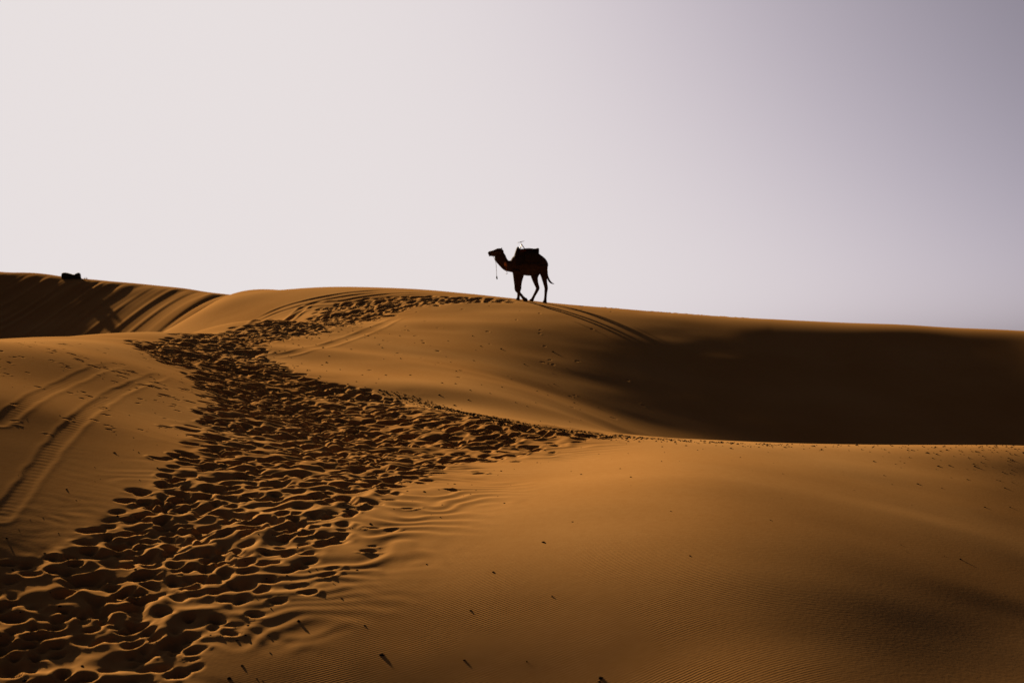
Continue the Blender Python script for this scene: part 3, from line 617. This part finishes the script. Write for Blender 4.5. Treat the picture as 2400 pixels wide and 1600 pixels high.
# trunk: deep chest, hump, tucked belly, sloping rump
trunk = [(795, 705, 80, 60), (850, 690, 135, 95), (920, 665, 185, 130), (1000, 645, 225, 150), (1080, 632, 244, 162), (1160, 628, 250, 166),
         (1240, 635, 238, 160), (1320, 648, 195, 145), (1390, 668, 155, 115), (1445, 700, 112, 80), (1482, 735, 60, 40)]
# sections of the trunk stay upright so that the chest and rump keep their outline
loft(bm, [q(cx, cy, rp, rl) for cx, cy, rp, rl in trunk], 4, 24, 2.15)
# neck in its S-bend, thick with wool at the throat
loft(bm, [q(870, 690, 136, 90), q(805, 692, 114, 74), q(740, 686, 106, 64), q(690, 654, 100, 60), q(645, 602, 102, 60), q(606, 540, 112, 60), q(590, 480, 102, 57), q(586, 425, 78, 50)], 4, 18)
# head: long muzzle, brow, jaw
loft(bm, [q(368, 462, 28, 22), q(390, 452, 47, 34), q(432, 446, 54, 38), q(480, 442, 62, 42), q(530, 430, 72, 50), q(580, 422, 76, 52), q(622, 425, 62, 46), q(648, 440, 34, 30)], 4, 16)
loft(bm, [q(500, 400, 14, 30), q(540, 372, 24, 44), q(590, 366, 20, 40), q(628, 372, 12, 26)], 3, 10)     # brow and topknot
for y in (-.075, .075):
    loft(bm, [q(604, 368, 14, 10, y=y), q(622, 352, 15, 10, y=y * 1.15), q(638, 341, 7, 5, y=y * 1.25)], 3, 8)   # ears
loft(bm, [q(398, 478, 14, 22), q(388, 492, 12, 18), q(376, 492, 6, 12)], 3, 8)                             # lower lip
loft(bm, [q(655, 450, 22, 30), q(672, 520, 20, 34), q(684, 560, 8, 20)], 3, 8)                             # mane at the nape
leg(bm, [(985, 780, 95, 70), (992, 870, 56, 46), (982, 960, 38, 34), (972, 1050, 31, 29), (965, 1130, 33, 31), (956, 1195, 22, 22), (950, 1290, 19, 19), (945, 1330, 25, 26), (937, 1352, 36, 38), (930, 1368, 38, 42)], .17, .15)
leg(bm, [(925, 780, 95, 70), (905, 880, 54, 44), (903, 970, 38, 34), (908, 1060, 31, 29), (918, 1140, 33, 31), (955, 1192, 23, 22), (1008, 1253, 19, 19), (1052, 1305, 24, 24), (1083, 1335, 36, 34), (1100, 1366, 24, 34)], -.17, -.15)
leg(bm, [(1310, 720, 120, 80), (1268, 830, 86, 60), (1268, 920, 55, 44), (1290, 1010, 38, 32), (1318, 1085, 30, 27), (1322, 1125, 27, 25), (1292, 1190, 21, 20), (1250, 1268, 18, 18), (1222, 1325, 22, 22), (1205, 1352, 34, 36), (1193, 1374, 38, 42)], .16, .14)
leg(bm, [(1405, 690, 110, 80), (1432, 810, 72, 58), (1446, 900, 50, 42), (1462, 1000, 34, 30), (1480, 1080, 28, 26), (1484, 1120, 26, 24), (1476, 1200, 19, 19), (1469, 1290, 18, 18), (1464, 1340, 23, 23), (1457, 1368, 34, 36), (1450, 1388, 38, 42)], -.16, -.14)
loft(bm, [q(1470, 690, 26, 22), q(1496, 780, 20, 18), q(1508, 870, 18, 16), q(1532, 945, 22, 18), q(1572, 1003, 19, 16), q(1622, 1030, 10, 9), q(1652, 1030, 4, 4)], 4, 10)   # tail
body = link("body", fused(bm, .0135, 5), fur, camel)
for y in (-.098, .098):
    bm = bmesh.new(); bmesh.ops.create_uvsphere(bm, u_segments=10, v_segments=8, radius=.018)
    bmesh.ops.translate(bm, verts=bm.verts, vec=Vector(p3(528, 402, y)))
    link("eye", mesh_of(bm), eye_m, camel)

# saddle: blanket, padded rolls, flat load, iron frame with a cross handle
saddle = bpy.data.objects.new("saddle", None); col.objects.link(saddle)
saddle.location = (CX, CY, GZ + (1375 - 470) * K)
tag(saddle, "dark padded saddle with blanket and iron cross handle on the camel's back", "saddle")
SZ = (1375 - 470) * K
def sfix(o):
    o.location = (0, 0, -SZ); return o
def trunk_at(cx):
    t = np.array(trunk, float); return [float(np.interp(cx, t[:, 0], t[:, k])) for k in (1, 2, 3)]
def drape(x0, x1, lift, lo, thick, wob):
    bm = bmesh.new(); NXX, NA = 26, 40
    def ring(extra):
        g = []
        for i in range(NXX):
            cx = x0 + (x1 - x0) * i / (NXX - 1)
            cy, rp, rl = trunk_at(cx); row = []
            for k in range(NA):
                a = math.radians(-lo + 2 * lo * k / (NA - 1)) 
                e = 1 + wob * math.sin(i * .9 + k * .7) + wob * math.sin(i * .37 - k * 1.3)
                lowv = max(0, abs(a) - 1.5)
                yy = (rl * K + lift * e + extra) * math.copysign(abs(math.sin(a)) ** .9, a) if a else 0
                zz = (1375 - cy) * K + (rp * K + lift * e + extra) * math.cos(a)
                if abs(a) > 1.57: yy = math.copysign(rl * K + lift * e + extra, a)
                row.append(bm.verts.new(((cx - 1190) * K, yy, zz)))
            g.append(row)
        return g
    A, B = ring(0), ring(thick)
    for i in range(NXX - 1):
        for k in range(NA - 1):
            bm.faces.new((A[i][k], A[i+1][k], A[i+1][k+1], A[i][k+1])); bm.faces.new((B[i][k], B[i][k+1], B[i+1][k+1], B[i+1][k]))
    for i in range(NXX - 1):
        bm.faces.new((A[i][0], B[i][0], B[i+1][0], A[i+1][0])); bm.faces.new((A[i][-1], A[i+1][-1], B[i+1][-1], B[i][-1]))
    for k in range(NA - 1):
        bm.faces.new((A[0][k], A[0][k+1], B[0][k+1], B[0][k])); bm.faces.new((A[-1][k], B[-1][k], B[-1][k+1], A[-1][k+1]))
    return mesh_of(bm)
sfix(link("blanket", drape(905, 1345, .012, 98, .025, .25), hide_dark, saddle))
# the load: box-shaped quilted cushion with rounded edges
bm = bmesh.new()
rows = []
for cx, top in ((960, 384), (985, 366), (1064, 356), (1110, 350), (1160, 348), (1210, 352), (1262, 357), (1312, 346), (1336, 346), (1348, 356)):
    bot = 560 if cx > 1200 else 500
    rows.append(q(cx, (top + bot) / 2, (bot - top) / 2, 150 if 980 < cx < 1340 else 138))
loft(bm, rows, 3, 28, 5.0, True)
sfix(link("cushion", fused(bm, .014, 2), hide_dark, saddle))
for y in (-.36, .36):                              # hanging bags each side
    bm = bmesh.new()
    loft(bm, [q(1080, 520, 70, 22, y=y), q(1100, 520, 95, 40, y=y), q(1210, 525, 100, 44, y=y), q(1320, 520, 92, 40, y=y), q(1340, 515, 70, 22, y=y)], 4, 16, 3.2)
    sfix(link("saddle_bag", fused(bm, .016, 2), hide_dark, saddle))
bm = bmesh.new()                                  # front pad standing up against the hump
rows = []
for cx, top, bot, w in ((842, 540, 640, 60), (862, 492, 640, 84), (882, 425, 630, 104), (904, 358, 620, 112), (924, 322, 600, 112), (943, 312, 580, 108), (958, 324, 560, 104), (974, 350, 540, 98), (1000, 372, 520, 90)):
    rows.append(q(cx, (top + bot) / 2, (bot - top) / 2, w))
loft(bm, rows, 4, 22, 2.3, True)
sfix(link("front_roll", fused(bm, .014, 2), hide_dark, saddle))
bm = bmesh.new()
tube(bm, [p3(985, 400, -.29), p3(1015, 404, -.305), p3(1060, 398, -.31), p3(1105, 400, -.30)], [.03, .04, .035, .03], 10, 4)
sfix(link("seat_edge", mesh_of(bm), cloth_red, saddle))
bm = bmesh.new()
for y in (-.13, .13):
    tube(bm, [p3(978, 372, y), p3(996, 318, y * .6), p3(1012, 276, y * .15)], .013, 8, 3)
    tube(bm, [p3(1078, 366, y), p3(1044, 318, y * .6), p3(1014, 274, y * .15)], .014, 8, 3)
tube(bm, [p3(1012, 292, 0), p3(1010, 280, 0), p3(1007, 268, 0)], [.028, .034, .02], 8, 2)
fr = sfix(link("frame", mesh_of(bm), iron_m, saddle))
bm = bmesh.new()
tube(bm, [p3(1008, 276), p3(1000, 250), p3(992, 224)], .010, 8, 2)
tube(bm, [p3(924, 239, .10), p3(958, 230, .06), p3(994, 222, 0), p3(1030, 214, -.06), p3(1066, 209, -.10)], [.006, .009, .012, .009, .006], 8, 3)
sfix(link("cross_handle", mesh_of(bm), iron_m, saddle))

# rope halter with the lead hanging from the chin
halter = bpy.data.objects.new("rope_halter", None); col.objects.link(halter)
halter.location = (CX, CY, GZ); tag(halter, "rope halter with a tasselled lead hanging below the camel's chin", "halter")
def hoop(bm, cx, cy, rp, rl, tilt, r, seg=20):
    c, s = math.cos(tilt), math.sin(tilt); pts = []
    for k in range(seg + 1):
        a = 2 * math.pi * k / seg
        u = rp * math.cos(a)
        pts.append(p3(cx + u * s, cy - u * c, rl * K * math.sin(a)))
    tube(bm, pts, r, 6, 2)
bm = bmesh.new(); hoop(bm, 440, 446, 55, 42, -.1, .009); link("noseband", mesh_of(bm), rope_m, halter)
bm = bmesh.new(); hoop(bm, 600, 430, 86, 58, .25, .009); link("headband", mesh_of(bm), rope_m, halter)
for y in (-.105, .105):
    bm = bmesh.new()
    tube(bm, [p3(445, 440, y * .85), p3(520, 436, y), p3(596, 420, y * 1.15)], .008, 6, 3)
    link("cheek_strap", mesh_of(bm), rope_m, halter)
bm = bmesh.new()
tube(bm, [p3(462, 502), p3(484, 545, -.01), p3(508, 600, -.02), p3(517, 650, -.02), p3(523, 760, -.02), p3(529, 885, -.02)], .0085, 6, 5)
link("lead_rope", mesh_of(bm), rope_m, halter)
bm = bmesh.new()
tube(bm, [p3(529, 880, -.02), p3(531, 900, -.02), p3(534, 925, -.02), p3(539, 948, -.02)], [.012, .026, .030, .012], 8, 3)
link("tassel", mesh_of(bm), hide_dark, halter)

# collar with pendant ring
collar = bpy.data.objects.new("neck_collar", None); col.objects.link(collar)
collar.location = (CX, CY, GZ); tag(collar, "orange woven collar with hanging strap and ring round the camel's neck", "collar")
bm = bmesh.new(); hoop(bm, 708, 668, 98, 64, -.62, .013); link("band", mesh_of(bm), orange_m, collar)
bm = bmesh.new(); loft(bm, [q(690, 612, 10, 8, y=-.125), q(692, 635, 26, 12, y=-.13), q(698, 665, 26, 12, y=-.13), q(704, 690, 10, 8, y=-.125)], 4, 10)
link("pouch", mesh_of(bm), orange_m, collar)
bm = bmesh.new(); tube(bm, [p3(706, 690, -.13), p3(714, 720, -.13), p3(718, 770, -.10), p3(721, 815, -.08)], .009, 6, 3); link("strap", mesh_of(bm), orange_m, collar)
bm = bmesh.new(); hoop(bm, 722, 840, 26, 22, 1.0, .007, 16)
me = mesh_of(bm); me.transform(__import__('mathutils').Matrix.Translation((0, -.08, 0))); link("ring", me, iron_m, collar)

# ------------------------------------------------------------------ dark bundle on the left crest
hx, hy = HEAP[0]
bundle_m = varied("dark_cloth", (.010, .013, .012), (.022, .026, .022), 6, .9, .4, 25, .1)
bundle = bpy.data.objects.new("cloth_bundle", None); col.objects.link(bundle)
hz = ground(hx, hy)
bundle.location = (hx, hy, hz); tag(bundle, "low dark bundle lying on the crest of the left dune", "bundle")
def bq(cx, top, rl):
    m = 85.4 / 3333. / 19.6 * .88
    x = (cx - 940) * m
    base = ground(hx + x, hy) - hz - .06
    t = (652 - 620) * 19.6
    ztop = (t - top) * m
    return (x, 0, (ztop + base) / 2, max((ztop - base) / 2, .01), rl)
bm = bmesh.new()
loft(bm, [bq(440, 455, .10), bq(452, 395, .20), bq(500, 345, .27), bq(600, 330, .30), bq(720, 342, .30), bq(850, 375, .28), bq(980, 415, .25), bq(1080, 440, .22), bq(1140, 450, .15)], 4, 18, 3.4, True)
link("folded_cloth", fused(bm, .02, 2), bundle_m, bundle)
bm = bmesh.new()
loft(bm, [bq(1070, 470, .10), bq(1110, 420, .17), bq(1180, 380, .21), bq(1260, 342, .22), bq(1330, 342, .22), bq(1375, 390, .19), bq(1395, 500, .14), bq(1430, 585, .08)], 4, 18, 3.0, True)
link("upright_end", fused(bm, .02, 2), bundle_m, bundle)

straw_m = varied("dry_grass", (.12, .09, .05), (.2, .15, .08), 10, .9)
for k, (cx, lab) in enumerate(((1590, "tiny dry grass tuft just right of the dark bundle"), (1680, "tiny dry grass tuft farthest right of the dark bundle on the left crest"))):
    bm = bmesh.new()
    for b in range(7):
        a = b * .9; L = random.uniform(.08, .15); sp = random.uniform(.02, .07)
        x, y = .02 * math.cos(a), .02 * math.sin(a)
        tube(bm, [(x, y, -.03), (x + sp * .4 * math.cos(a), y + sp * .4 * math.sin(a), L * .6), (x + sp * math.cos(a), y + sp * math.sin(a), L)], [.006, .005, .001], 4, 2)
    o = link("grass_tuft", mesh_of(bm), straw_m)
    x = hx + (cx - 940) * 85.4 / 3333. / 19.6
    o.location = (x, hy - .2, ground(x, hy - .2)); tag(o, lab, "grass tuft", "grass tufts on the left crest")

# ------------------------------------------------------------------ pebbles
peb_m = varied("dark_pebble", (.007, .005, .004), (.016, .011, .008), 30, 1.0, .4, 60, .0)
def pebble_mesh(seed, sub_=2):
    bm = bmesh.new(); bmesh.ops.create_icosphere(bm, subdivisions=sub_, radius=1)
    r = random.Random(seed); ax = [Vector((r.gauss(0, 1), r.gauss(0, 1), r.gauss(0, 1))).normalized() for _ in range(5)]
    for v in bm.verts:
        n = v.co.normalized(); f = 1.0
        for a in ax: f += .16 * max(0, n.dot(a)) ** 3 - .05
        v.co = Vector((n.x * f * 1.15, n.y * f, n.z * f * .6))
    return mesh_of(bm)
BIG_LABELS = [
 ("largest dark stone by the bottom edge, where scalloped sand meets smooth sand", .060),
 ("lone dark pebble on the smooth sand below the centre of the picture", .036),
 ("dark pebble below the lone centre pebble on rippled sand", .032),
 ("small dark pebble on rippled sand just above the bottom edge, near the centre", .030),
 ("dark pebble alone in the shaded lower right of the near dune", .045),
 ("elongated dark stone just below the near crest, leftmost of the right cluster", .055),
 ("largest dark stone of the cluster below the near crest at right", .060),
 ("dark stone lying lowest below the cluster at the right of the near crest", .055),
 ("dark pebble on scalloped sand to the right of the trodden path", .032),
 ("dark pebble at the right-hand end of a scalloped sand ridge", .026),
 ("dark pebble among the footprints in the lower left", .034),
 ("dark pebble on wind-scalloped sand left of the trodden path", .045),
 ("small dark pebble in the middle of the smooth slope at right", .026),
 ("dark pebble beside a lone footprint near the bottom of the path", .034),
 ("small dark pebble on the scallops between path and smooth sand, near the bottom", .026),
 ("small dark pebble on rippled sand right of the bottom centre", .024)]
for k, ((x, y), (lab, r)) in enumerate(zip(BIG, BIG_LABELS)):
    r *= .5
    o = link("pebble", pebble_mesh(k), peb_m)
    o.location = (x, y, ground(x, y) - r * .1); o.scale = (r, r * .9, r); o.rotation_euler = (random.uniform(-.2, .2), random.uniform(-.2, .2), random.random() * 6)
    tag(o, lab, "pebble", "larger pebbles on the sand")

def strew(name, spots, label):
    """many small pebbles nobody would count, as one mass"""
    base = []
    for k in range(5):
        me = pebble_mesh(100 + k, 1); base.append((np.array([v.co[:] for v in me.vertices]), np.array([p.vertices[:] for p in me.polygons]))); bpy.data.meshes.remove(me)
    V, Fc, n = [], [], 0
    for (x, y, r) in spots:
        r *= 1.15
        v, f = base[rng.integers(5)]
        a = rng.random() * 6.28; c, s = math.cos(a), math.sin(a)
        w = v * r * np.array([1, rng.uniform(.7, 1), rng.uniform(.8, 1.2)])
        w = np.stack([w[:, 0] * c - w[:, 1] * s + x, w[:, 0] * s + w[:, 1] * c + y, w[:, 2] + ground(x, y) - r * .05], -1)
        V.append(w); Fc.append(f + n); n += len(v)
    me = bpy.data.meshes.new(name); me.from_pydata(np.concatenate(V).tolist(), [], np.concatenate(Fc).tolist())
    o = link(name, me, peb_m); tag(o, label, "pebbles", kind="stuff"); return o
cl = smooth_line(CREST, 10)
seglen = np.cumsum([0] + [math.hypot(b[0]-a[0], b[1]-a[1]) for a, b in zip(cl[:-1], cl[1:])])
spots = []
for _ in range(3600):
    s = rng.random() * seglen[-1]
    k = min(int(np.searchsorted(seglen, s)) - 1, len(cl) - 2); k = max(k, 0)
    t = (s - seglen[k]) / (seglen[k+1] - seglen[k] + 1e-9)
    x = cl[k][0] + (cl[k+1][0] - cl[k][0]) * t; y = cl[k][1] + (cl[k+1][1] - cl[k][1]) * t
    if rng.random() > np.interp(x, [-3, -1, 1, 3, 5, 7, 9.6], [.5, .8, 1, .42, .1, .1, .14]): continue
    spots.append((x + rng.normal(0, .1), y - abs(rng.normal(0, .55)) + .25, rng.choice([.012, .017, .022, .028], p=[.3, .35, .25, .10])))
strew("crest_pebbles", spots, "fine dark pebbles strewn along the near dune crest")
spots = []
for _ in range(90):
    x = 9.6 - abs(rng.normal(0, 1.5)); y = 26.2 - abs(rng.normal(0, 1.5))
    spots.append((x, y, rng.choice([.010, .015, .020, .026], p=[.4, .3, .2, .1])))
strew("corner_pebbles", spots, "dark pebbles scattered below the near crest at the right edge")
spots = []
while len(spots) < 420:
    x = rng.uniform(-10, 3); y = rng.uniform(12.5, 31)
    d = float(sd_at(np.array([x]), np.array([y]))[0])
    if d < -.6 and rng.random() > .25: continue
    if d > .9 and rng.random() > (.3 if x < -4 else .04): continue
    spots.append((x, y, (.65 if x < -4 and d > 0 else 1) * rng.choice([.008, .012, .017, .024], p=[.45, .3, .18, .07])))
strew("path_pebbles", spots, "tiny dark pebbles sprinkled beside the trodden path")
spots = []
while len(spots) < 330:
    x = rng.uniform(-7.6, 2.5); y = rng.uniform(30, 48)
    d = float(sd_at(np.array([x]), np.array([y]))[0])
    if rng.random() > math.exp(-max(d, 0) / 1.1) + .05: continue
    spots.append((x, y, rng.choice([.02, .03, .04], p=[.5, .35, .15])))
strew("hollow_pebbles", spots, "small dark clods on the lit slope of the hollow")
spots = []
for _ in range(80):
    x = rng.uniform(1, 9); spots.append((rng.uniform(-9, 9), rng.uniform(17, 25), rng.choice([.007, .011, .015], p=[.5, .35, .15])))
strew("slope_pebbles", spots, "sparse tiny specks of stone on the smooth near slope")
print("prints", n_print, "grid", nX, nY, "tris", 2 * (nX - 1) * (nY - 1))
